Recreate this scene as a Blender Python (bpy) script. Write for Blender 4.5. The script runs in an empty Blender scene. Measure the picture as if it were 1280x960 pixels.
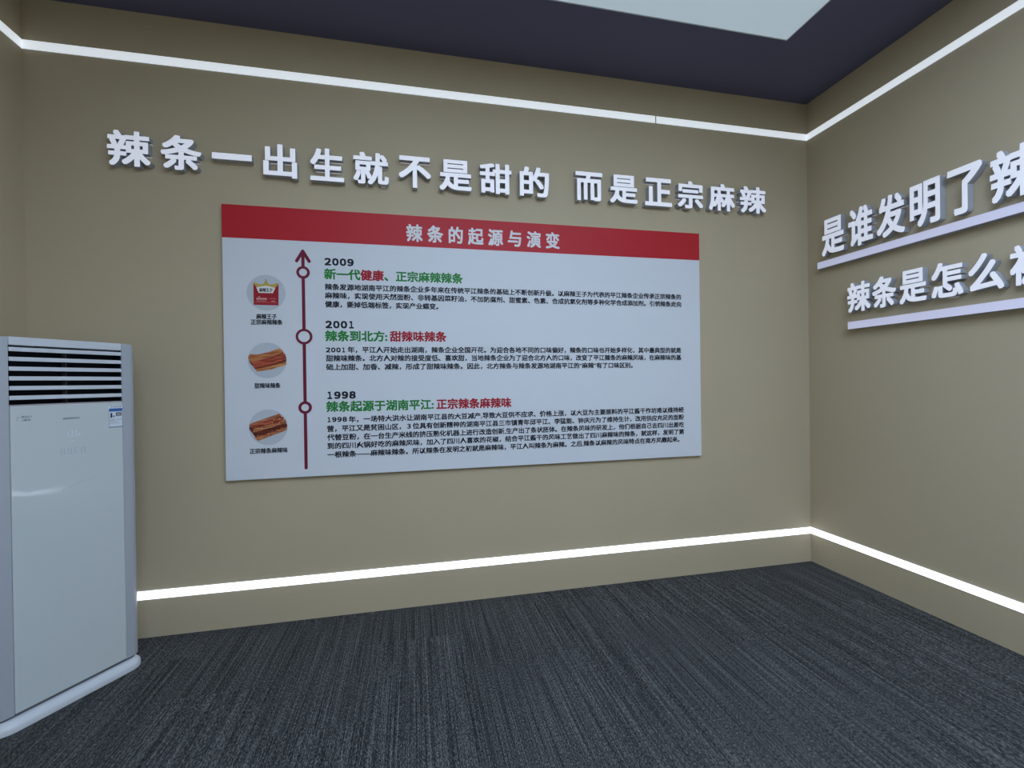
import bpy, bmesh, math, random
from mathutils import Vector, Matrix

random.seed(4)
sc = bpy.context.scene
C = sc.collection

# ------------------------------------------------------------------ camera, world, view
cam_data = bpy.data.cameras.new('camera')
cam = bpy.data.objects.new('camera', cam_data)
C.objects.link(cam)
YAW, PITCH, ROLL = 0.2142, -0.0042, -0.0137
fw = Vector((math.sin(YAW)*math.cos(PITCH), math.cos(YAW)*math.cos(PITCH), math.sin(PITCH)))
rt0 = Vector((math.cos(YAW), -math.sin(YAW), 0))
up0 = rt0.cross(fw)
rt = math.cos(ROLL)*rt0 + math.sin(ROLL)*up0
up = -math.sin(ROLL)*rt0 + math.cos(ROLL)*up0
mw = Matrix((rt, up, -fw)).transposed().to_4x4()
mw.translation = Vector((-3.2748, -3.2354, 1.55))
cam.matrix_world = mw
cam_data.sensor_fit = 'HORIZONTAL'
cam_data.sensor_width = 36
cam_data.lens = 570.4734*36/1280
cam_data.clip_start = 0.02
sc.camera = cam

world = bpy.data.worlds.new('world')
sc.world = world
world.use_nodes = True
world.node_tree.nodes['Background'].inputs[0].default_value = (0.75, 0.88, 1, 1)
world.node_tree.nodes['Background'].inputs[1].default_value = 0.0

sc.view_settings.view_transform = 'Standard'
sc.view_settings.look = 'None'
sc.view_settings.exposure = 0.0
sc.view_settings.gamma = 1.0
sc.view_settings.use_curve_mapping = False

FILL_LAMP = 15.0            # radiance of the unseen ceiling panels added to brighten the walls
FILM = (0.245, 0.325, 0.385)
STRIP_TOP = 0.68
STRIP_LOW = 2.0

# room dimensions (metres; back wall is y = 0, right wall is x = 0)
H, XL, YF = 3.8557, -5.492, -6.8
Z_TOP, Z_LOW = 3.5746, 0.2638

# ------------------------------------------------------------------ materials
def lin(r, g, b):
    f = lambda c: (c/255/12.92) if c <= 10 else ((c/255+0.055)/1.055)**2.4
    return (f(r), f(g), f(b), 1)

def mat(name, col, rough=0.5, spec=0.5, emit=None, strength=0, metal=0, coat=0):
    m = bpy.data.materials.new(name)
    m.use_nodes = True
    b = m.node_tree.nodes['Principled BSDF']
    b.inputs['Base Color'].default_value = (*col[:3], 1)
    b.inputs['Roughness'].default_value = rough
    b.inputs['Specular IOR Level'].default_value = spec
    b.inputs['Metallic'].default_value = metal
    b.inputs['Coat Weight'].default_value = coat
    b.inputs['Coat Roughness'].default_value = 0.02
    if emit:
        b.inputs['Emission Color'].default_value = (*emit[:3], 1)
        b.inputs['Emission Strength'].default_value = strength
    return m

def nodes(m):
    return m.node_tree.nodes, m.node_tree.links, m.node_tree.nodes['Principled BSDF']

def paint(name, col, rough=0.6, spec=0.25, bump=0.02, scale=160, mottling=0.05):
    m = mat(name, col, rough, spec)
    N, L, b = nodes(m)
    tc = N.new('ShaderNodeTexCoord')
    n1 = N.new('ShaderNodeTexNoise'); n1.inputs['Scale'].default_value = scale
    n2 = N.new('ShaderNodeTexNoise'); n2.inputs['Scale'].default_value = 1.3
    n2.inputs['Detail'].default_value = 4
    L.new(tc.outputs['Object'], n1.inputs['Vector']); L.new(tc.outputs['Object'], n2.inputs['Vector'])
    mx = N.new('ShaderNodeMix'); mx.data_type = 'RGBA'
    mx.inputs[6].default_value = (*[c*(1-mottling) for c in col[:3]], 1)
    mx.inputs[7].default_value = (*[min(1, c*(1+mottling)) for c in col[:3]], 1)
    L.new(n2.outputs['Fac'], mx.inputs[0]); L.new(mx.outputs[2], b.inputs['Base Color'])
    bp = N.new('ShaderNodeBump'); bp.inputs['Strength'].default_value = bump; bp.inputs['Distance'].default_value = 0.002
    L.new(n1.outputs['Fac'], bp.inputs['Height']); L.new(bp.outputs['Normal'], b.inputs['Normal'])
    return m

def emitter(name, col, strength):
    m = mat(name, (0.6, 0.6, 0.6), 0.4, 0.3, col, strength)
    return m

WALL = paint('olive_wall_paint', (0.54, 0.458, 0.312), 0.55, 0.25)
CEIL = paint('navy_ceiling_paint', (0.128, 0.126, 0.215), 0.6, 0.25)
ALU = mat('aluminium_channel', (0.6, 0.62, 0.65), 0.35, 0.5, metal=0.6)

def carpet_material():
    m = mat('striped_charcoal_carpet', (0.03, 0.035, 0.045), 0.95, 0.1)
    N, L, b = nodes(m)
    tc = N.new('ShaderNodeTexCoord')
    sep = N.new('ShaderNodeSeparateXYZ'); L.new(tc.outputs['Object'], sep.inputs[0])
    def math_node(op, a, bb=None):
        n = N.new('ShaderNodeMath'); n.operation = op
        for i, v in enumerate((a, bb)):
            if v is None: continue
            if isinstance(v, (int, float)): n.inputs[i].default_value = v
            else: L.new(v, n.inputs[i])
        return n.outputs[0]
    # carpet planks 0.5 m wide and 1 m long, staggered by row
    col = math_node('FLOOR', math_node('MULTIPLY', sep.outputs[0], 2.0))
    yy = math_node('ADD', sep.outputs[1], math_node('MULTIPLY', col, 0.37))
    row = math_node('FLOOR', math_node('MULTIPLY', yy, 1.0))
    cell = N.new('ShaderNodeCombineXYZ'); L.new(col, cell.inputs[0]); L.new(row, cell.inputs[1])
    wn = N.new('ShaderNodeTexWhiteNoise'); wn.noise_dimensions = '3D'; L.new(cell.outputs[0], wn.inputs['Vector'])
    def stripes(fx, fy, detail=2):
        cv = N.new('ShaderNodeCombineXYZ')
        L.new(math_node('MULTIPLY', sep.outputs[0], fx), cv.inputs[0])
        L.new(math_node('MULTIPLY', sep.outputs[1], fy), cv.inputs[1])
        L.new(math_node('MULTIPLY', wn.outputs['Value'], 37.0), cv.inputs[2])
        n = N.new('ShaderNodeTexNoise'); n.inputs['Scale'].default_value = 1
        n.inputs['Detail'].default_value = detail; n.inputs['Roughness'].default_value = 0.6
        L.new(cv.outputs[0], n.inputs['Vector'])
        return n.outputs['Fac']
    s1 = stripes(200, 1.3); s2 = stripes(45, 0.5); s3 = stripes(300, 90, 0)
    mix = math_node('ADD', math_node('ADD', math_node('MULTIPLY', s1, 0.46), math_node('MULTIPLY', s2, 0.11)),
                    math_node('MULTIPLY', s3, 0.43))
    ramp = N.new('ShaderNodeValToRGB')
    e = ramp.color_ramp.elements
    e[0].position = 0.36; e[0].color = (0.011, 0.012, 0.013, 1)
    e[1].position = 0.70; e[1].color = (0.21, 0.215, 0.21, 1)
    k = e.new(0.52); k.color = (0.060, 0.063, 0.063, 1)
    L.new(mix, ramp.inputs[0]); L.new(ramp.outputs[0], b.inputs['Base Color'])
    bp = N.new('ShaderNodeBump'); bp.inputs['Strength'].default_value = 0.5; bp.inputs['Distance'].default_value = 0.004
    L.new(mix, bp.inputs['Height']); L.new(bp.outputs['Normal'], b.inputs['Normal'])
    return m
CARPET = carpet_material()

# ------------------------------------------------------------------ mesh helpers
def add_box(bm, x0, x1, y0, y1, z0, z1):
    vs = [bm.verts.new(p) for p in ((x0,y0,z0),(x1,y0,z0),(x1,y1,z0),(x0,y1,z0),(x0,y0,z1),(x1,y0,z1),(x1,y1,z1),(x0,y1,z1))]
    for f in ((0,3,2,1),(4,5,6,7),(0,1,5,4),(1,2,6,5),(2,3,7,6),(3,0,4,7)):
        bm.faces.new([vs[i] for i in f])
    return vs

def add_prism_xz(bm, pts, y0, y1):
    """outline in x/z (counter-clockwise seen from -y), from depth y0 (front) back to y1"""
    a = [bm.verts.new((x, y0, z)) for x, z in pts]
    b = [bm.verts.new((x, y1, z)) for x, z in pts]
    bm.faces.new(a)
    bm.faces.new(b[::-1])
    n = len(pts)
    for i in range(n):
        j = (i+1) % n
        bm.faces.new((a[j], a[i], b[i], b[j]))

def add_loops(bm, loops, cap=True):
    rows = [[bm.verts.new(p) for p in lp] for lp in loops]
    n = len(rows[0])
    for r0, r1 in zip(rows, rows[1:]):
        for i in range(n):
            j = (i+1) % n
            bm.faces.new((r0[i], r0[j], r1[j], r1[i]))
    if cap:
        bm.faces.new(rows[0][::-1]); bm.faces.new(rows[-1])

def disc_pts(cx, cz, r, n=48):
    return [(cx+r*math.cos(2*math.pi*i/n), cz+r*math.sin(2*math.pi*i/n)) for i in range(n)]

def add_ring_xz(bm, cx, cz, r0, r1, y0, y1, n=48):
    def ring(r, y): return [bm.verts.new((cx+r*math.cos(2*math.pi*i/n), y, cz+r*math.sin(2*math.pi*i/n))) for i in range(n)]
    A, B, D, E = ring(r1, y0), ring(r0, y0), ring(r1, y1), ring(r0, y1)
    for i in range(n):
        j = (i+1) % n
        bm.faces.new((A[i], A[j], B[j], B[i])); bm.faces.new((A[j], A[i], D[i], D[j])); bm.faces.new((B[i], B[j], E[j], E[i]))

def obj(name, bm, m, parent=None, smooth=False, bevel=0, seg=2, recalc=True):
    if recalc: bmesh.ops.recalc_face_normals(bm, faces=bm.faces)
    me = bpy.data.meshes.new(name)
    bm.to_mesh(me); bm.free()
    o = bpy.data.objects.new(name, me)
    C.objects.link(o)
    me.materials.append(m)
    if smooth:
        for p in me.polygons: p.use_smooth = True
    if bevel:
        b = o.modifiers.new('bevel', 'BEVEL'); b.width = bevel; b.segments = seg; b.limit_method = 'ANGLE'; b.angle_limit = math.radians(40)
        for p in me.polygons: p.use_smooth = True
        w = o.modifiers.new('wn', 'WEIGHTED_NORMAL')
    if parent: o.parent = parent
    return o

def tag(o, label, cat, group=None):
    o['label'] = label; o['category'] = cat
    if group: o['group'] = group
    return o

def thing(name, label, cat, loc=(0,0,0), rotz=0, group=None):
    o = bpy.data.objects.new(name, None); C.objects.link(o)
    o.location = loc; o.rotation_euler = (0, 0, rotz); o.empty_display_size = 0.1
    return tag(o, label, cat, group)

def box_obj(name, b, m, parent=None, bevel=0, seg=2):
    bm = bmesh.new(); add_box(bm, *b)
    return obj(name, bm, m, parent, bevel=bevel, seg=seg)

def struct(name, b, m):
    o = box_obj(name, b, m); o['kind'] = 'structure'
    return o

# text -> raw geometry (built-in font), verts as (x, y, z), faces as index lists
def text_geo(s, bold=0.0, depth=0.0, res=3):
    cu = bpy.data.curves.new('lettering', 'FONT')
    cu.body = s; cu.size = 1.0; cu.extrude = depth/2; cu.resolution_u = res
    cu.fill_mode = 'FRONT' if depth == 0 else 'BOTH'
    o = bpy.data.objects.new('lettering', cu); C.objects.link(o)
    dg = bpy.context.evaluated_depsgraph_get()
    me = bpy.data.meshes.new_from_object(o.evaluated_get(dg), depsgraph=dg)
    V = [tuple(v.co) for v in me.vertices]
    Fs = [tuple(p.vertices) for p in me.polygons]
    Nz = [p.normal.z for p in me.polygons]
    bpy.data.objects.remove(o); bpy.data.curves.remove(cu); bpy.data.meshes.remove(me)
    return embolden(V, Fs, Nz, bold, 0.0012)

def embolden(V, Fs, Nz, r, dz):
    """heavier strokes: the glyph repeated at small offsets, each copy a hair deeper than the last"""
    if r <= 0: return V, Fs, Nz
    A, B, D = [], [], []
    for k, (sx, sy) in enumerate(((-1,-1), (1,-1), (-1,1), (1,1), (0,0), (0,1), (0,-1), (1,0), (-1,0))):
        if k > 4 and r < 0.02: break
        n = len(A)
        q = r*(1-0.03*k)
        A += [(v[0]+sx*q, v[1]+sy*q, v[2]-k*dz if v[2] >= 0 else v[2]) for v in V]
        B += [tuple(i+n for i in f) for f in Fs]; D += Nz
    return A, B, D

def bounds(V):
    return (min(v[0] for v in V), max(v[0] for v in V), min(v[1] for v in V), max(v[1] for v in V))

# ------------------------------------------------------------------ room shell
T = 0.12
struct('floor', (XL-T, T, YF-T, T, -0.1, 0), CARPET)
struct('wall_back', (XL-T, T, 0, T, 0, H), WALL)
struct('wall_right', (0, T, YF, 0, 0, H), WALL)
struct('wall_left', (XL-T, XL, YF, 0, 0, H), WALL)
struct('wall_front', (XL-T, T, YF-T, YF, 0, H), WALL)
struct('ceiling', (XL-T, T, YF-T, T, H, H+0.1), CEIL)

# luminous film in the ceiling
fl = thing('ceiling_light', 'large pale luminous ceiling panel set in the navy ceiling', 'ceiling light', (-2.7, -1.35, H))
FX0, FX1, FY0, FY1 = -1.94, 1.94, -0.75, 0.75
box_obj('diffuser', (FX0, FX1, FY0, FY1, -0.006, -0.001), emitter('luminous_film', FILM, 1.0), fl)
bm = bmesh.new()
for b in ((FX0-0.006, FX1+0.006, FY1, FY1+0.006), (FX0-0.006, FX1+0.006, FY0-0.006, FY0), (FX0-0.006, FX0, FY0, FY1), (FX1, FX1+0.006, FY0, FY1)):
    add_box(bm, *b, -0.009, -0.001)
obj('frame', bm, mat('white_trim', (0.5, 0.53, 0.56), 0.5), fl)

# fill light panels added on the ceiling out of the frame, to brighten the walls
LED = emitter('led_panel_light', (0.865, 1.07, 1.42), FILL_LAMP)
WHITE = mat('white_metal', (0.75, 0.78, 0.8), 0.4)
rows = {-2.85: 'row nearest the luminous panel', -4.2: 'middle row', -5.6: 'row by the front wall'}
for yy, rn in rows.items():
    for xx, side in ((-3.1, 'left column'), (-1.5, 'right column')):
        t = thing('ceiling_panel_light', 'recessed white LED panel in the dark ceiling, %s, %s' % (rn, side), 'ceiling light', (xx, yy, H), 0, 'LED ceiling panels')
        box_obj('diffuser', (-0.55, 0.55, -0.28, 0.28, -0.010, -0.004), LED, t)
        bm = bmesh.new()
        for b in ((-0.6, 0.6, -0.31, -0.28), (-0.6, 0.6, 0.28, 0.31), (-0.6, -0.55, -0.28, 0.28), (0.55, 0.6, -0.28, 0.28)):
            add_box(bm, *b, -0.014, -0.001)
        obj('frame', bm, WHITE, t)

# LED strips round the walls
M_TOP = emitter('led_strip_upper', (0.80, 0.87, 0.93), STRIP_TOP)
M_LOW = emitter('led_strip_lower', (0.86, 0.93, 1.05), STRIP_LOW)
def strip(label, axis, a0, a1, z, m, hh=0.026):
    t = thing('led_strip', label, 'light strip', (0, 0, z), 0, 'LED strips let into the walls')
    def put(name, z0, z1, d0, d1, mm, cut=0):
        if axis == 'back': b = (a0, a1, -d1, -d0, z0, z1)
        elif axis == 'front': b = (a0, a1, YF+d0, YF+d1, z0, z1)
        elif axis == 'right': b = (-d1, -d0, a0, a1, z0, z1)
        else: b = (XL+d0, XL+d1, a0, a1, z0, z1)
        return box_obj(name, b, mm, t)
    put('diffuser', -hh, hh, 0.002, 0.006, m)
    put('channel', -hh-0.002, hh+0.002, 0.0, 0.002, ALU)
    return t
JX = -1.40
strip('upper white LED strip on the board wall, long run left of its dark joint', 'back', XL+0.006, JX-0.006, Z_TOP, M_TOP)
strip('upper white LED strip on the board wall, short run between joint and corner', 'back', JX+0.006, -0.006, Z_TOP, M_TOP)
strip('lower bright white LED strip on the board wall near the floor', 'back', XL+0.006, -0.006, Z_LOW, M_LOW)
strip('upper white LED strip on the right wall above the lettering', 'right', YF+0.006, 0, Z_TOP, M_TOP)
strip('lower bright white LED strip on the right wall near the floor', 'right', YF+0.006, 0, Z_LOW, M_LOW)
strip('upper white LED strip on the left wall', 'left', YF+0.006, 0, Z_TOP, M_TOP)
strip('lower bright white LED strip on the left wall behind the air conditioner', 'left', YF+0.006, 0, Z_LOW, M_LOW)

# ------------------------------------------------------------------ raised lettering
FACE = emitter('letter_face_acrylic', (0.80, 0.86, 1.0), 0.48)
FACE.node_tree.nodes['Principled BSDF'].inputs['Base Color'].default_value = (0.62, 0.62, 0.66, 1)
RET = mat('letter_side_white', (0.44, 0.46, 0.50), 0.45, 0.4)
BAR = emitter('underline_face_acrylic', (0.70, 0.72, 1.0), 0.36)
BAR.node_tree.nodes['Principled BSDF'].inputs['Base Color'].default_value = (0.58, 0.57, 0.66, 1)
LD = 0.048
def letter(ch, label, wall, a0, a1, z0, z1, group, bold=0.025):
    """one raised character; (a0, a1) left and right edge along the wall, (z0, z1) bottom and top"""
    V, Fs, Nz = text_geo(ch, bold, 0.2, 4)
    x0, x1, y0, y1 = bounds(V)
    w, h = a1-a0, z1-z0
    zmax = max(v[2] for v in V); zmin = min(v[2] for v in V)
    if wall == 'back': loc, rz = ((a0+a1)/2, 0, z0), 0
    else: loc, rz = (0, -(a0+a1)/2, z0), -math.pi/2
    t = thing('wall_letter', label, 'sign letter', loc, rz, group)
    def pt(v):
        q = (v[2]-zmin)/(zmax-zmin)
        return ((v[0]-x0)/(x1-x0)*w - w/2, -0.003-(LD-0.003)*q, (v[1]-y0)/(y1-y0)*h)
    for part, mm in (('face', FACE), ('side_return', RET)):
        bm = bmesh.new()
        vs = {}
        for f, nz in zip(Fs, Nz):
            front = nz > 0.5
            back = nz < -0.5
            if back or (part == 'face') != front: continue
            ids = []
            for i in f:
                if i not in vs: vs[i] = bm.verts.new(pt(V[i]))
                ids.append(vs[i])
            if len(set(ids)) >= 3:
                try: bm.faces.new(ids)
                except ValueError: pass
        if part == 'face':      # 3 mm acrylic sheet
            r = bmesh.ops.extrude_face_region(bm, geom=list(bm.faces))
            for v in [g for g in r['geom'] if isinstance(g, bmesh.types.BMVert)]: v.co.y -= 0.003
        obj(part, bm, mm, t, recalc=(part == 'face'))
    return t

Z0, Z1 = 2.886, 3.098
slogan = [
 ('辣', 'first', -5.042, -4.816, 0), ('条', 'second', -4.762, -4.539, 0), ('一', 'third', -4.480, -4.254, 1), ('出', 'fourth', -4.187, -3.987, 0),
 ('生', 'fifth', -3.907, -3.698, 0), ('就', 'sixth', -3.640, -3.413, 0), ('不', 'seventh', -3.347, -3.132, 0), ('是', 'eighth', -3.075, -2.851, 0),
 ('甜', 'ninth', -2.792, -2.565, 0), ('的', 'tenth, just before the gap', -2.504, -2.286, 0), ('而', 'first after the gap', -2.081, -1.871, 0),
 ('是', 'second after the gap', -1.810, -1.585, 0), ('正', 'third after the gap', -1.523, -1.297, 0), ('宗', 'third from the right end', -1.246, -1.026, 0),
 ('麻', 'second from the right end', -0.973, -0.739, 0), ('辣', 'last at the right end', -0.692, -0.449, 0)]
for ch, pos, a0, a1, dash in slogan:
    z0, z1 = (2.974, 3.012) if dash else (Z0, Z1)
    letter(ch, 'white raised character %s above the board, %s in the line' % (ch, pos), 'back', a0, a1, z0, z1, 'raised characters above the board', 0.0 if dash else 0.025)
row1 = [('是', 'first', .183, .374), ('谁', 'second', .412, .597), ('发', 'third', .626, .814), ('明', 'fourth', .847, 1.022), ('了', 'fifth', 1.064, 1.239), ('辣', 'sixth, half cut off,', 1.275, 1.486)]
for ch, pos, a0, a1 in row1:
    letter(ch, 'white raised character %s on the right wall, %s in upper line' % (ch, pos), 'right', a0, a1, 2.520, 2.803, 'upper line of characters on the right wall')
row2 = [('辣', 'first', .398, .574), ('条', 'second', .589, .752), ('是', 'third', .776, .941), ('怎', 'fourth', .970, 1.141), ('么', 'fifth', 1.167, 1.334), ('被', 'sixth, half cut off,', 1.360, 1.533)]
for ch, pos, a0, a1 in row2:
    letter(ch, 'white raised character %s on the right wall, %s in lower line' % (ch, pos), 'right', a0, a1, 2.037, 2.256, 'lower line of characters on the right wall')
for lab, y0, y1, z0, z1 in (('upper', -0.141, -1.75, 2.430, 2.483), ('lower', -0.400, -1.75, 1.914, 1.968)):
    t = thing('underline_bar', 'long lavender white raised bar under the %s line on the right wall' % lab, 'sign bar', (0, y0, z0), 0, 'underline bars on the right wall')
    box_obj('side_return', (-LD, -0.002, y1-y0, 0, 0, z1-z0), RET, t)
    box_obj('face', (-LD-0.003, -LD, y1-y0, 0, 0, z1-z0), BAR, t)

# ------------------------------------------------------------------ information board
bd = thing('information_board', 'large white information board with red title band hung on the back wall', 'board', (-2.745, 0, 1.822))
BW = mat('board_white_print', (0.74, 0.78, 0.82), 0.5, 0.3)
RED = mat('print_red', lin(172, 30, 44), 0.5, 0.3)
BRED = mat('print_band_red', lin(192, 38, 48), 0.5, 0.3)
MAROON = mat('print_maroon', lin(120, 28, 56), 0.5, 0.3)
GREEN = mat('print_green', lin(40, 135, 62), 0.5, 0.3)
INK = mat('print_ink', lin(22, 30, 44), 0.5, 0.3)
PWHITE = mat('print_white', (0.82, 0.82, 0.84), 0.5, 0.3)
GREYD = mat('print_pale_grey', (0.56, 0.61, 0.66), 0.5, 0.3)
YB = -0.030      # board front
box_obj('panel', (-1.693, 1.693, YB, -0.002, -0.873, 0.878), BW, bd, bevel=0.001)
band = box_obj('header_band', (-1.693, 1.693, YB-0.001, YB-0.0001, 0.668, 0.878), BRED, bd)

def print_text(name, parent, mats_runs, xl, xr, zc, h, y, bold=0.02, zr=None, bm=None, m=None, res=2, pitch=0):
    """a printed line of text: from xl to xr, centred on zc (zr at the right end), em body height h"""
    own = bm is None
    total = ''.join(s for s, _ in mats_runs)
    V, Fs, _ = text_geo(total, bold, 0, res)
    x0, x1, y0, y1 = bounds(V)
    if own: bm = bmesh.new()
    zr = zc if zr is None else zr
    def pt(v):
        u = (v[0]-x0)/(x1-x0)
        x = xl+v[0]*pitch if pitch else xl+u*(xr-xl)
        return (x, y-v[2]*0.035, zc+(zr-zc)*u + (v[1]-0.38)*h)
    vs = [bm.verts.new(pt(v)) for v in V]
    for f in Fs:
        try: bm.faces.new([vs[i] for i in f])
        except ValueError: pass
    if own: return finish_text(name, bm, m or mats_runs[0][1], parent)

def finish_text(name, bm, m, parent):
    bmesh.ops.recalc_face_normals(bm, faces=bm.faces)
    for f in bm.faces:
        if f.normal.y > 0: f.normal_flip()
    return obj(name, bm, m, parent, recalc=False)

YT = YB-0.0012
def digits(bm, s, xl, pitch, z, h, bold):
    """wide sans numerals, one cell each, h tall"""
    for i, ch in enumerate(s):
        V, Fs, _ = text_geo(chr(ord(ch)+0xFEE0), bold, 0, 2)
        x0, x1, y0, y1 = bounds(V)
        w = pitch*(0.62 if ch == '1' else 0.88)
        a = xl+i*pitch+(pitch*0.12 if ch == '1' else 0)
        vs = [bm.verts.new((a+(v[0]-x0)/(x1-x0)*w, YT-v[2]*0.035, z-h/2+(v[1]-y0)/(y1-y0)*h)) for v in V]
        for f in Fs:
            try: bm.faces.new([vs[k] for k in f])
            except ValueError: pass
print_text('title', band, [('辣 条 的 起 源 与 演 变', PWHITE)], -0.558, 0.540, 0.760, 0.122, YB-0.0016, 0.028)

def paragraph(lines, h=0.044):
    bm = bmesh.new()
    for s, xl, xr, z in lines:
        if s.isdigit():
            digits(bm, s, xl, 0.0325, z-0.001, 0.033, 0.048); continue
        print_text('', None, [(s, INK)], xl, xr, z, h, YT, 0.030, bm=bm, res=1)
    return finish_text('paragraph', bm, INK, bd)

def heading(year, yz, runs, x0, x1, z, h=0.074):
    bm = bmesh.new(); digits(bm, year, -1.087, 0.0475, yz, 0.050, 0.050)
    finish_text('year_heading', bm, INK, bd)
    # colour runs share one line: split by character count so that their widths add up
    total = ''.join(r[0] for r in runs)
    wid = lambda s: sum(0.42 if c == ':' else 1.0 for c in s)
    W = wid(total); x = x0; pitch = (x1-x0+0.006)/W
    for s, m in runs:
        xe = x+wid(s)*pitch
        print_text('heading', bd, [(s, m)], x-0.002, xe, z, h, YT, 0.034, pitch=pitch)
        x = xe

heading('2009', 0.540, [('新一代', GREEN), ('健康', RED), ('、', GREEN), ('正宗麻辣辣条', GREEN)], -1.089, -0.180, 0.459)
paragraph([
 ('辣条发源地湖南平江的辣条企业多年来在传统平江辣条的基础上不断创新升级。以麻辣王子为代表的平江辣条企业传承正宗辣条的', -1.087, 1.529, 0.374),
 ('麻辣味，实现使用天然面粉、非转基因菜籽油，不加防腐剂、甜蜜素、色素、合成抗氧化剂等多种化学合成添加剂。引领辣条走向', -1.087, 1.529, 0.317),
 ('健康，撕掉低端标签，实现产业蝶变。', -1.087, -0.348, 0.259)])
heading('2001', 0.125, [('辣条到北方:', GREEN), ('甜辣味辣条', RED)], -1.089, -0.299, 0.050)
paragraph([
 ('2001', -1.087, -0.957, -0.042),
 ('年，平江人开始走出湖南，辣条企业全国开花。为迎合各地不同的口味偏好，辣条的口味也开始多样化，其中最典型的就是', -0.950, 1.524, -0.042),
 ('甜辣味辣条。北方人对辣的接受度低、喜欢甜，当地辣条企业为了迎合北方人的口味，改变了平江辣条的麻辣风味，在麻辣味的基', -1.087, 1.524, -0.098),
 ('础上加甜、加香、减辣，形成了甜辣味辣条。因此，北方辣条与辣条发源地湖南平江的“麻辣”有了口味区别。', -1.087, 1.112, -0.156)])
heading('1998', -0.343, [('辣条起源于湖南平江:', GREEN), ('正宗辣条麻辣味', RED)], -1.089, 0.157, -0.418)
paragraph([
 ('1998', -1.087, -0.957, -0.503),
 ('年，一场特大洪水让湖南平江县的大豆减产,导致大豆供不应求、价格上涨，以大豆为主要原料的平江酱干作坊难以维持经', -0.950, 1.541, -0.506),
 ('营，平江又是贫困山区，３位具有创新精神的湖南平江县三市镇青年邱平江、李猛能、钟庆元为了维持生计，改用供应充足的面粉', -1.087, 1.541, -0.564),
 ('代替豆粉，在一台生产米线的挤压熟化机器上进行改造创新,生产出了条状胚体。在辣条风味的研发上，他们根据自己去四川出差吃', -1.087, 1.541, -0.622),
 ('到的四川火锅好吃的麻辣风味，加入了四川人喜欢的花椒，结合平江酱干的风味工艺做出了四川麻辣味的辣条，就这样，发明了第', -1.087, 1.541, -0.678),
 ('一根辣条——麻辣味辣条。所以辣条在发明之初就是麻辣味，平江人叫辣条为麻辣。之后,辣条以麻辣的风味特点在南方风靡起来。', -1.087, 1.500, -0.736)])

# timeline arrow
XA = -1.219
def seg(bm, p, q, w, y0, y1, cap=True):
    d = Vector((q[0]-p[0], q[1]-p[1])); d.normalize(); n = Vector((-d.y, d.x))*w/2
    pts = []
    a = math.atan2(d.y, d.x)
    for k in range(9): pts.append((q[0]+w/2*math.cos(a-math.pi/2+math.pi*k/8), q[1]+w/2*math.sin(a-math.pi/2+math.pi*k/8)))
    for k in range(9): pts.append((p[0]+w/2*math.cos(a+math.pi/2+math.pi*k/8), p[1]+w/2*math.sin(a+math.pi/2+math.pi*k/8)))
    add_prism_xz(bm, pts, y0, y1)

bm = bmesh.new()
seg(bm, (XA, -0.815), (XA, 0.600), 0.020, YB-0.0012, YB-0.0002)
ar = obj('timeline_line', bm, MAROON, bd)
bm = bmesh.new()
seg(bm, (-1.257, 0.537), (XA, 0.602), 0.020, YB-0.0018, YB-0.0004)
seg(bm, (-1.181, 0.537), (XA, 0.602), 0.020, YB-0.0024, YB-0.0010)
obj('arrowhead', bm, MAROON, ar)
for z, r, ri in ((0.463, 0.041, 0.024), (0.044, 0.051, 0.035), (-0.420, 0.041, 0.023)):
    bm = bmesh.new(); add_ring_xz(bm, XA, z, ri, r, YB-0.0032, YB-0.0004)
    nd = obj('timeline_node', bm, MAROON, bd)
    bm = bmesh.new(); add_prism_xz(bm, disc_pts(XA, z, ri), YB-0.0028, YB-0.0004)
    obj('node_centre', bm, BW, nd)

# picture discs
def picture(cz, caps):
    bm = bmesh.new(); add_prism_xz(bm, disc_pts(-1.442, cz, 0.1145, 64), YB-0.0010, YB-0.0002)
    d = obj('picture_disc', bm, GREYD, bd)
    for s, x0, x1, z in caps:
        print_text('caption', bd, [(s, INK)], x0, x1, z, 0.036, YT, 0.030, res=1)
    return d
d1 = picture(0.324, [('麻辣王子', -1.503, -1.382, 0.171), ('正宗麻辣辣条', -1.535, -1.348, 0.135)])
d2 = picture(-0.111, [('甜辣味辣条', -1.520, -1.366, -0.273)])
d3 = picture(-0.541, [('正宗辣条麻辣味', -1.553, -1.329, -0.692)])

# snack bag print on the first disc
def flat(name, pts, m, parent, y):
    bm = bmesh.new(); add_prism_xz(bm, pts, y, y+0.0006)
    return obj(name, bm, m, parent)
P = lambda x, z: (-1.442+x, 0.324+z)
BAGRED = mat('bag_red', lin(165, 30, 42), 0.5, 0.3)
GOLD = mat('bag_gold', lin(200, 170, 80), 0.5, 0.3)
CREAM = mat('bag_cream', lin(235, 235, 225), 0.5, 0.3)
bag = flat('snack_bag_print', [P(-.074,-.079), P(.072,-.079), P(.074,.058), P(.058,.044), P(.036,.036), P(0,.034), P(-.036,.036), P(-.058,.044), P(-.074,.058)], BAGRED, d1, YB-0.0018)
flat('gold_crown', [P(-.074,.058), P(-.062,.041), P(-.04,.033), P(.04,.033), P(.062,.041), P(.074,.058), P(.071,.066), P(.045,.056), P(.02,.053), P(.008,.068), P(0,.094), P(-.008,.068), P(-.02,.053), P(-.045,.056), P(-.071,.066)], GOLD, d1, YB-0.0021)
flat('name_plate', [P(-.044,-.002), P(.040,-.002), P(.056,.034), P(0,.046), P(-.058,.034)], CREAM, d1, YB-0.0026)
print_text('bag_name', d1, [('麻辣王子', INK)], -1.442-.040, -1.442+.038, 0.324+.017, 0.026, YB-0.0030, 0.03, res=1)
bm = bmesh.new()
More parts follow.
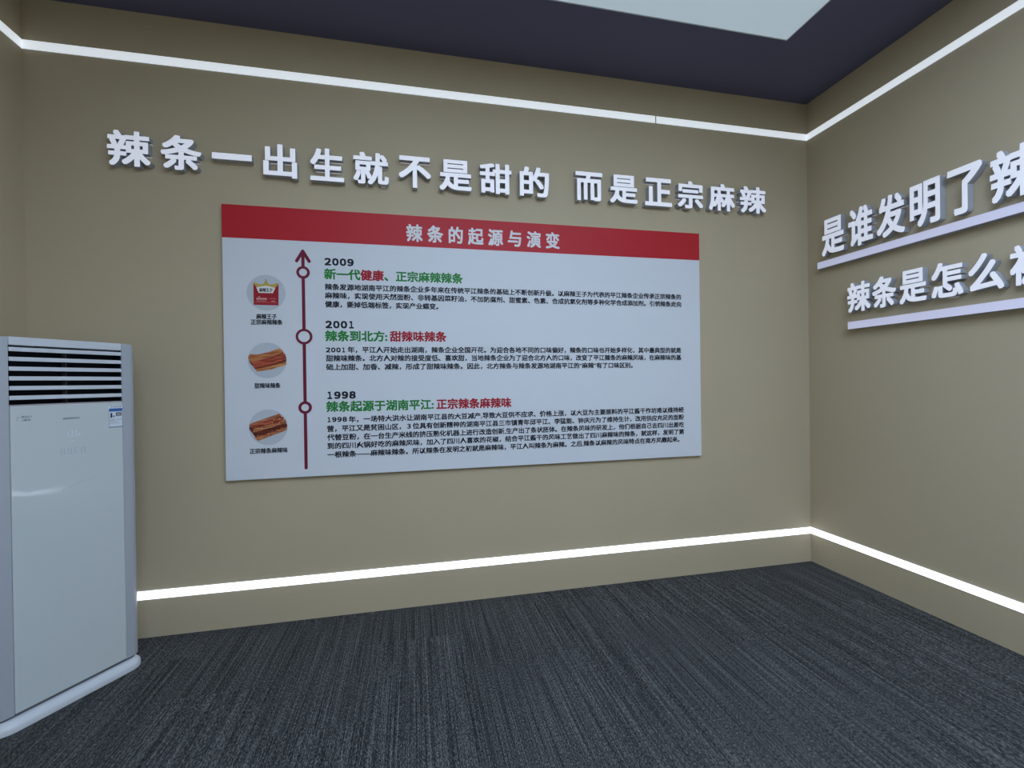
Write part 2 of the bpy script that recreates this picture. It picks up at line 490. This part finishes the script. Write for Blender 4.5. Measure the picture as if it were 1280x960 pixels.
for x0, x1, z0, z1 in ((-.058, .004, -.045, -.034), (-.058, .000, -.055, -.052), (.016, .058, -.038, -.036), (.030, .052, -.056, -.051), (-.068, .068, -.0635, -.062), (-.046, -.036, -.030, -.024)):
    add_box(bm, -1.442+x0, -1.442+x1, YB-0.0024, YB-0.0016, 0.324+z0, 0.324+z1)
obj('bag_lines', bm, mat('bag_print_pink', lin(215, 160, 155), 0.5), d1)

def snack_material(name, a, b_, scale):
    m = mat(name, a, 0.5, 0.3)
    N, L, b = nodes(m)
    tc = N.new('ShaderNodeTexCoord'); mp = N.new('ShaderNodeMapping')
    mp.inputs['Rotation'].default_value = (0, math.radians(14), 0); mp.inputs['Scale'].default_value = (12, 12, 110)
    n = N.new('ShaderNodeTexNoise'); n.inputs['Scale'].default_value = scale; n.inputs['Detail'].default_value = 5
    r = N.new('ShaderNodeValToRGB'); r.color_ramp.elements[0].position = .35; r.color_ramp.elements[1].position = .65
    r.color_ramp.elements[0].color = b_; r.color_ramp.elements[1].color = a
    L.new(tc.outputs['Object'], mp.inputs['Vector']); L.new(mp.outputs[0], n.inputs['Vector'])
    L.new(n.outputs['Fac'], r.inputs[0]); L.new(r.outputs[0], b.inputs['Base Color'])
    return m
SN1 = snack_material('snack_orange', lin(222, 158, 100), lin(168, 88, 50), 1.0)
SN2 = snack_material('snack_red', lin(206, 104, 72), lin(140, 48, 34), 1.0)
SN3 = snack_material('snack_brown', lin(208, 138, 94), lin(136, 62, 42), 1.6)
SN4 = snack_material('snack_dark', lin(120, 48, 32), lin(84, 32, 24), 1.0)
def stick(parent, cz, pts, m, k):
    flat('snack_stick_print', [(-1.442+x, cz+z) for x, z in pts], m, parent, YB-0.0016-0.0003*k)
c = -0.111
for k, (m, pts) in enumerate((
    (SN4, [(-.104,-.012), (-.062,-.070), (.112,-.028), (.113,.018), (.085,.070), (-.110,.026)]),
    (SN1, [(-.112,.020), (-.100,.042), (-.060,.038), (-.020,.043), (.075,.078), (.088,.066), (-.02,.030), (-.08,.016)]),
    (SN1, [(-.112,.016), (-.096,-.012), (-.02,.006), (.10,.052), (.088,.066), (.04,.052), (-.04,.028), (-.10,.030)]),
    (SN2, [(-.092,-.014), (-.084,-.026), (.02,-.004), (.112,.026), (.104,.046), (.02,.020)]),
    (SN2, [(-.088,-.030), (-.074,-.050), (.03,-.026), (.114,.008), (.113,.020), (.03,-.006)]),
    (SN1, [(-.072,-.056), (-.058,-.072), (.02,-.058), (.110,-.030), (.113,-.008), (.02,-.036)]))):
    stick(d2, c, pts, m, k)
c = -0.541
for k, (m, pts) in enumerate((
    (SN4, [(-.112,-.008), (-.062,-.084), (.108,-.022), (.113,.012), (.068,.080), (-.108,.024)]),
    (SN3, [(-.110,.014), (-.106,.026), (.066,.086), (.082,.070), (.02,.052), (-.10,.006)]),
    (SN2, [(-.100,.000), (-.096,.012), (.02,.046), (.088,.066), (.096,.050), (.00,.018)]),
    (SN3, [(-.092,-.032), (-.086,-.006), (.02,.020), (.102,.048), (.110,.026), (.02,-.002)]),
    (SN3, [(-.082,-.064), (-.060,-.086), (.03,-.052), (.106,-.024), (.110,-.002), (.02,-.032)]))):
    stick(d3, c, pts, m, k)
bm = bmesh.new()
for i in range(26):
    x = random.uniform(-.07, .08); z = x*0.33+random.uniform(-.055, .05); s = random.uniform(.0015, .004)
    add_prism_xz(bm, disc_pts(-1.442+x, c+z, s, 6), YB-0.0040, YB-0.0034)
obj('chilli_flakes_print', bm, mat('flake', lin(226, 176, 120), 0.5), d3)['kind'] = 'stuff'

# ------------------------------------------------------------------ floor-standing air conditioner
ac = thing('air_conditioner', 'tall white floor-standing air conditioner in the left corner of the room', 'air conditioner',
           (-4.9424, -0.5417, 0), math.pi/2-0.565)
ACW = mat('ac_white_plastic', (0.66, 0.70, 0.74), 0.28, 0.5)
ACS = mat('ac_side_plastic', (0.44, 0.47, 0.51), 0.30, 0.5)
DARK = mat('ac_dark_cavity', (0.008, 0.009, 0.014), 0.7, 0.2)
def panel_material():
    """white glossy front; the left half still carries clear protective film, wrinkled near its edge"""
    m = mat('ac_glossy_panel', (0.63, 0.69, 0.69), 0.06, 0.9)
    N, L, b = nodes(m)
    tc = N.new('ShaderNodeTexCoord')
    sep = N.new('ShaderNodeSeparateXYZ'); L.new(tc.outputs['Object'], sep.inputs[0])
    n = N.new('ShaderNodeTexNoise'); n.inputs['Scale'].default_value = 22.0; n.inputs['Detail'].default_value = 1.5
    L.new(tc.outputs['Object'], n.inputs['Vector'])
    r = N.new('ShaderNodeMapRange'); r.inputs['From Min'].default_value = -0.12; r.inputs['From Max'].default_value = 0.06
    r.inputs['To Min'].default_value = 0.02; r.inputs['To Max'].default_value = 0.22
    L.new(sep.outputs[0], r.inputs['Value']); L.new(r.outputs[0], b.inputs['Roughness'])
    w = N.new('ShaderNodeMapRange'); w.inputs['From Min'].default_value = -0.17; w.inputs['From Max'].default_value = -0.11
    w.inputs['To Min'].default_value = 0.28; w.inputs['To Max'].default_value = 0.025
    L.new(sep.outputs[0], w.inputs['Value'])
    bp = N.new('ShaderNodeBump'); bp.inputs['Distance'].default_value = 0.0012
    L.new(w.outputs[0], bp.inputs['Strength'])
    L.new(n.outputs['Fac'], bp.inputs['Height']); L.new(bp.outputs['Normal'], b.inputs['Normal'])
    return m
ACP = panel_material()

HW, DEP, ZB, ZT, NW = 0.300, 0.385, 0.066, 1.789, 0.2245
def arc(cx, cy, r, a0, a1, n=8):
    return [(cx+r*math.cos(math.radians(a0+(a1-a0)*i/n)), cy+r*math.sin(math.radians(a0+(a1-a0)*i/n))) for i in range(n+1)]
def body_outline(o=0.0):
    r = 0.045+o
    pts = []
    pts += [(NW, 0.002-o)]
    pts += arc(HW+o-r, 0.004-o+r, r, -90, 0)
    pts += arc(HW+o-0.02, DEP+o-0.02, 0.02, 0, 90, 4)
    pts += arc(-HW-o+0.02, DEP+o-0.02, 0.02, 90, 180, 4)
    pts += arc(-HW-o+r, 0.004-o+r, r, 180, 270)
    pts += [(-NW, 0.002-o)]
    return pts
# cabinet shell: rounded columns either side of a recess that takes the louvre and the front panel
out = body_outline()
pts = [(NW, 0.085)] + out + [(-NW, 0.085)]
def inset(pts, d, cx=0.0, cy=0.19):
    res = []
    for x, y in pts:
        v = Vector((x-cx, y-cy)); l = v.length
        res.append((cx+v.x*(1-d/l), cy+v.y*(1-d/l)))
    return res
bm = bmesh.new()
loops = [[(x, y, ZB) for x, y in pts], [(x, y, ZT-0.014) for x, y in pts]]
for k in (30, 60, 90):
    d = 0.014*(1-math.cos(math.radians(k))); zz = ZT-0.014+0.014*math.sin(math.radians(k))
    ip = inset(pts, d)
    loops.append([(x, y, zz) for x, y in ip])
add_loops(bm, loops)
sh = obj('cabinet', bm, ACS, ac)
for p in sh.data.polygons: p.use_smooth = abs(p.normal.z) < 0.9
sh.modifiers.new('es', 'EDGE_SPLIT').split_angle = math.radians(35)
# recess lining
bm = bmesh.new()
add_box(bm, -NW+0.001, NW-0.001, 0.070, 0.084, 1.470, ZT-0.002)
for sx in (-1, 1): add_box(bm, min(sx*(NW-0.0005), sx*(NW-0.003)), max(sx*(NW-0.0005), sx*(NW-0.003)), 0.008, 0.070, 1.474, 1.752)
obj('louvre_cavity', bm, DARK, ac)
# top cap and front panel
box_obj('top_trim', (-NW+0.001, NW-0.001, 0.0, 0.086, 1.7500, ZT), ACW, ac, bevel=0.004)
bm = bmesh.new(); add_box(bm, -NW+0.0015, NW-0.0015, -0.002, 0.080, ZB+0.004, 1.4705)
fp = obj('front_panel', bm, ACP, ac, bevel=0.003)
# louvre slats
LV0, LV1 = 1.478, 1.747
pitch = 0.0446

for i in range(6):
    z = LV1-0.004-i*pitch
    bm = bmesh.new()
    # cross-section of one slat: thin blade sloping down towards the front with a deep front lip
    sec = [(0.000, z-0.0200), (0.003, z-0.0208), (0.050, z-0.012), (0.050, z-0.009), (0.010, z-0.002), (0.002, z-0.0015)]
    L0 = [(-NW+0.002, y, zz) for y, zz in sec]; L1 = [(NW-0.002, y, zz) for y, zz in sec]
    add_loops(bm, [L0, L1])
    obj('louvre_slat', bm, ACW, ac)
bm = bmesh.new(); add_box(bm, -0.0015, 0.0015, 0.034, 0.070, LV0-0.004, LV1)
obj('louvre_divider', bm, mat('grey_divider', (0.09, 0.10, 0.11), 0.5), ac)
box_obj('louvre_sill', (-NW+0.001, NW-0.001, 0.002, 0.080, 1.4708, 1.4765), mat('sill_pinkish_grey', (0.40, 0.36, 0.39), 0.5), ac)
# plinth
bm = bmesh.new()
def base_outline(o):
    r = 0.055+o; hw = HW-0.018+o; y0 = -0.006-o; y1 = DEP+0.004
    return arc(hw-r, y0+r, r, -90, 0) + arc(hw-0.02, y1-0.02, 0.02, 0, 90, 4) + arc(-hw+0.02, y1-0.02, 0.02, 90, 180, 4) + arc(-hw+r, y0+r, r, 180, 270)
prof = [(0.022, 0.0), (0.026, 0.004), (0.026, 0.026), (0.023, 0.033), (0.006, 0.050), (-0.002, 0.053)]
add_loops(bm, [[(x, y, z) for x, y in base_outline(o)] for o, z in prof])
pl = obj('plinth', bm, ACW, ac)
for p in pl.data.polygons: p.use_smooth = abs(p.normal.z) < 0.95
pl.modifiers.new('es', 'EDGE_SPLIT').split_angle = math.radians(28)
bm = bmesh.new(); add_loops(bm, [[(x, y, z) for x, y in inset(body_outline(), 0.014)] for z in (0.052, ZB+0.002)])
obj('plinth_neck', bm, mat('neck_grey', (0.12, 0.13, 0.15), 0.6), ac)  # dark grey puts the shadow of the gap above the plinth into the colour

# markings on the front panel
YP = -0.0024
GREYINK = mat('ac_grey_print', (0.13, 0.17, 0.20), 0.5)
SOFTINK = mat('ac_soft_print', (0.47, 0.51, 0.56), 0.5)
PALEINK = mat('ac_pale_print', (0.74, 0.79, 0.84), 0.4)
def marks(name, m, x0, x1, z0, z1, n, seed, fill=0.6):
    """a row of tiny letter-like strokes, unreadable in the photo as here"""
    rr = random.Random(seed); bm = bmesh.new()
    w = (x1-x0)/n
    for i in range(n):
        a = x0+i*w; b = a+w*0.74
        t = (z1-z0)*0.22
        if rr.random() < 0.75: add_box(bm, a, a+w*0.2, YP-0.0004, YP+0.0006, z0, z1*1.0 if rr.random() < .5 else z0+(z1-z0)*0.75)
        if rr.random() < 0.7: add_box(bm, a, b, YP-0.0005, YP+0.0006, z0, z0+t)
        if rr.random() < 0.7: add_box(bm, a, b, YP-0.0006, YP+0.0006, z0+(z1-z0)*0.5, z0+(z1-z0)*0.5+t)
        if rr.random() < 0.5: add_box(bm, b-w*0.2, b, YP-0.0007, YP+0.0006, z0, z0+(z1-z0)*0.8)
    return obj(name, bm, m, fp)
marks('maker_logo', GREYINK, -0.185, -0.148, 1.4145, 1.4255, 7, 3)
marks('maker_logo', GREYINK, -0.183, -0.153, 1.4000, 1.4110, 7, 5)
bm = bmesh.new(); add_prism_xz(bm, [(-0.204, 1.402), (-0.200, 1.402), (-0.191, 1.420), (-0.196, 1.424), (-0.204, 1.418), (-0.197, 1.415)], YP-0.0005, YP+0.0006)
obj('maker_emblem', bm, SOFTINK, fp)
marks('maker_name', GREYINK, -0.034, 0.034, 1.3960, 1.4060, 9, 8)
bm = bmesh.new()
for x0, x1, z0, z1 in ((-.017,-.014,1.312,1.330), (-.004,.004,1.309,1.312), (-.004,.004,1.322,1.325), (.001,.004,1.312,1.335), (.012,.0145,1.307,1.339), (.018,.021,1.307,1.341), (.026,.034,1.313,1.322), (-.004,.004,1.335,1.338), (-.002,.006,1.284,1.288)):
    add_box(bm, x0, x1, YP-0.0004, YP+0.0006, z0, z1)
obj('display_digits', bm, PALEINK, fp)
for i in range(4):
    x = -0.045+i*0.0275
    bm = bmesh.new(); rr = random.Random(i+20)
    for r in range(3):
        z = 1.222+r*0.0145
        add_box(bm, x, x+0.016, YP-0.0004, YP+0.0006, z, z+0.002)
    add_box(bm, x, x+0.002, YP-0.0005, YP+0.0006, 1.222, 1.2525)
    if i != 2: add_box(bm, x+0.014, x+0.016, YP-0.0006, YP+0.0006, 1.222, 1.2525)
    obj('touch_button', bm, SOFTINK, fp)
bm = bmesh.new(); add_prism_xz(bm, [(-0.040, 1.0500), (0.100, 1.0920), (0.100, 1.0935), (-0.040, 1.0525)], YP-0.0004, YP+0.0006)
obj('film_edge', bm, SOFTINK, fp)
# energy label
lb = box_obj('energy_label', (0.158, 0.2215, YP-0.0006, YP+0.0006, 1.336, 1.4515), mat('label_paper', (0.72, 0.78, 0.84), 0.4), ac)
lb2 = mat('label_blue', lin(52, 104, 170), 0.4)
box_obj('label_header', (0.159, 0.2205, YP-0.0010, YP-0.0006, 1.422, 1.438), lb2, lb)
bm = bmesh.new()
for x0, x1, z0, z1 in ((.158,.2215,1.336,1.3405), (.158,.1592,1.34,1.422), (.2203,.2215,1.34,1.422)):
    add_box(bm, x0, x1, YP-0.0010, YP-0.0006, z0, z1)
obj('label_border', bm, mat('label_border_blue', lin(96, 124, 160), 0.4), lb)
LI = mat('label_ink', lin(36, 44, 60), 0.5)
print_text('label_grade', lb, [('1', LI)], 0.1655, 0.1735, 1.4030, 0.034, YP-0.0010, 0.03)
bm = bmesh.new()
for x0, x1, z0, z1 in ((.176,.185,1.394,1.399), (.191,.216,1.411,1.4155), (.191,.216,1.404,1.408), (.191,.216,1.397,1.401), (.191,.194,1.397,1.4155), (.213,.216,1.397,1.4155)):
    add_box(bm, x0, x1, YP-0.0010, YP-0.0006, z0, z1)
obj('label_marks', bm, LI, lb)
bm = bmesh.new()
for x0, x1, z0, z1 in ((.163,.188,1.3745,1.3775), (.194,.217,1.3765,1.3785), (.163,.200,1.366,1.3675), (.163,.208,1.3585,1.360)):
    add_box(bm, x0, x1, YP-0.0010, YP-0.0006, z0, z1)
obj('label_small_print', bm, mat('label_grey_ink', lin(128, 146, 160), 0.5), lb)
bm = bmesh.new()
for k in range(5):
    add_box(bm, 0.1655+k*0.0105, 0.1735+k*0.0105, YP-0.0008, YP-0.0006, 1.4435, 1.4490)
obj('label_serial', bm, mat('label_serial_ink', lin(150, 162, 180), 0.5), lb)
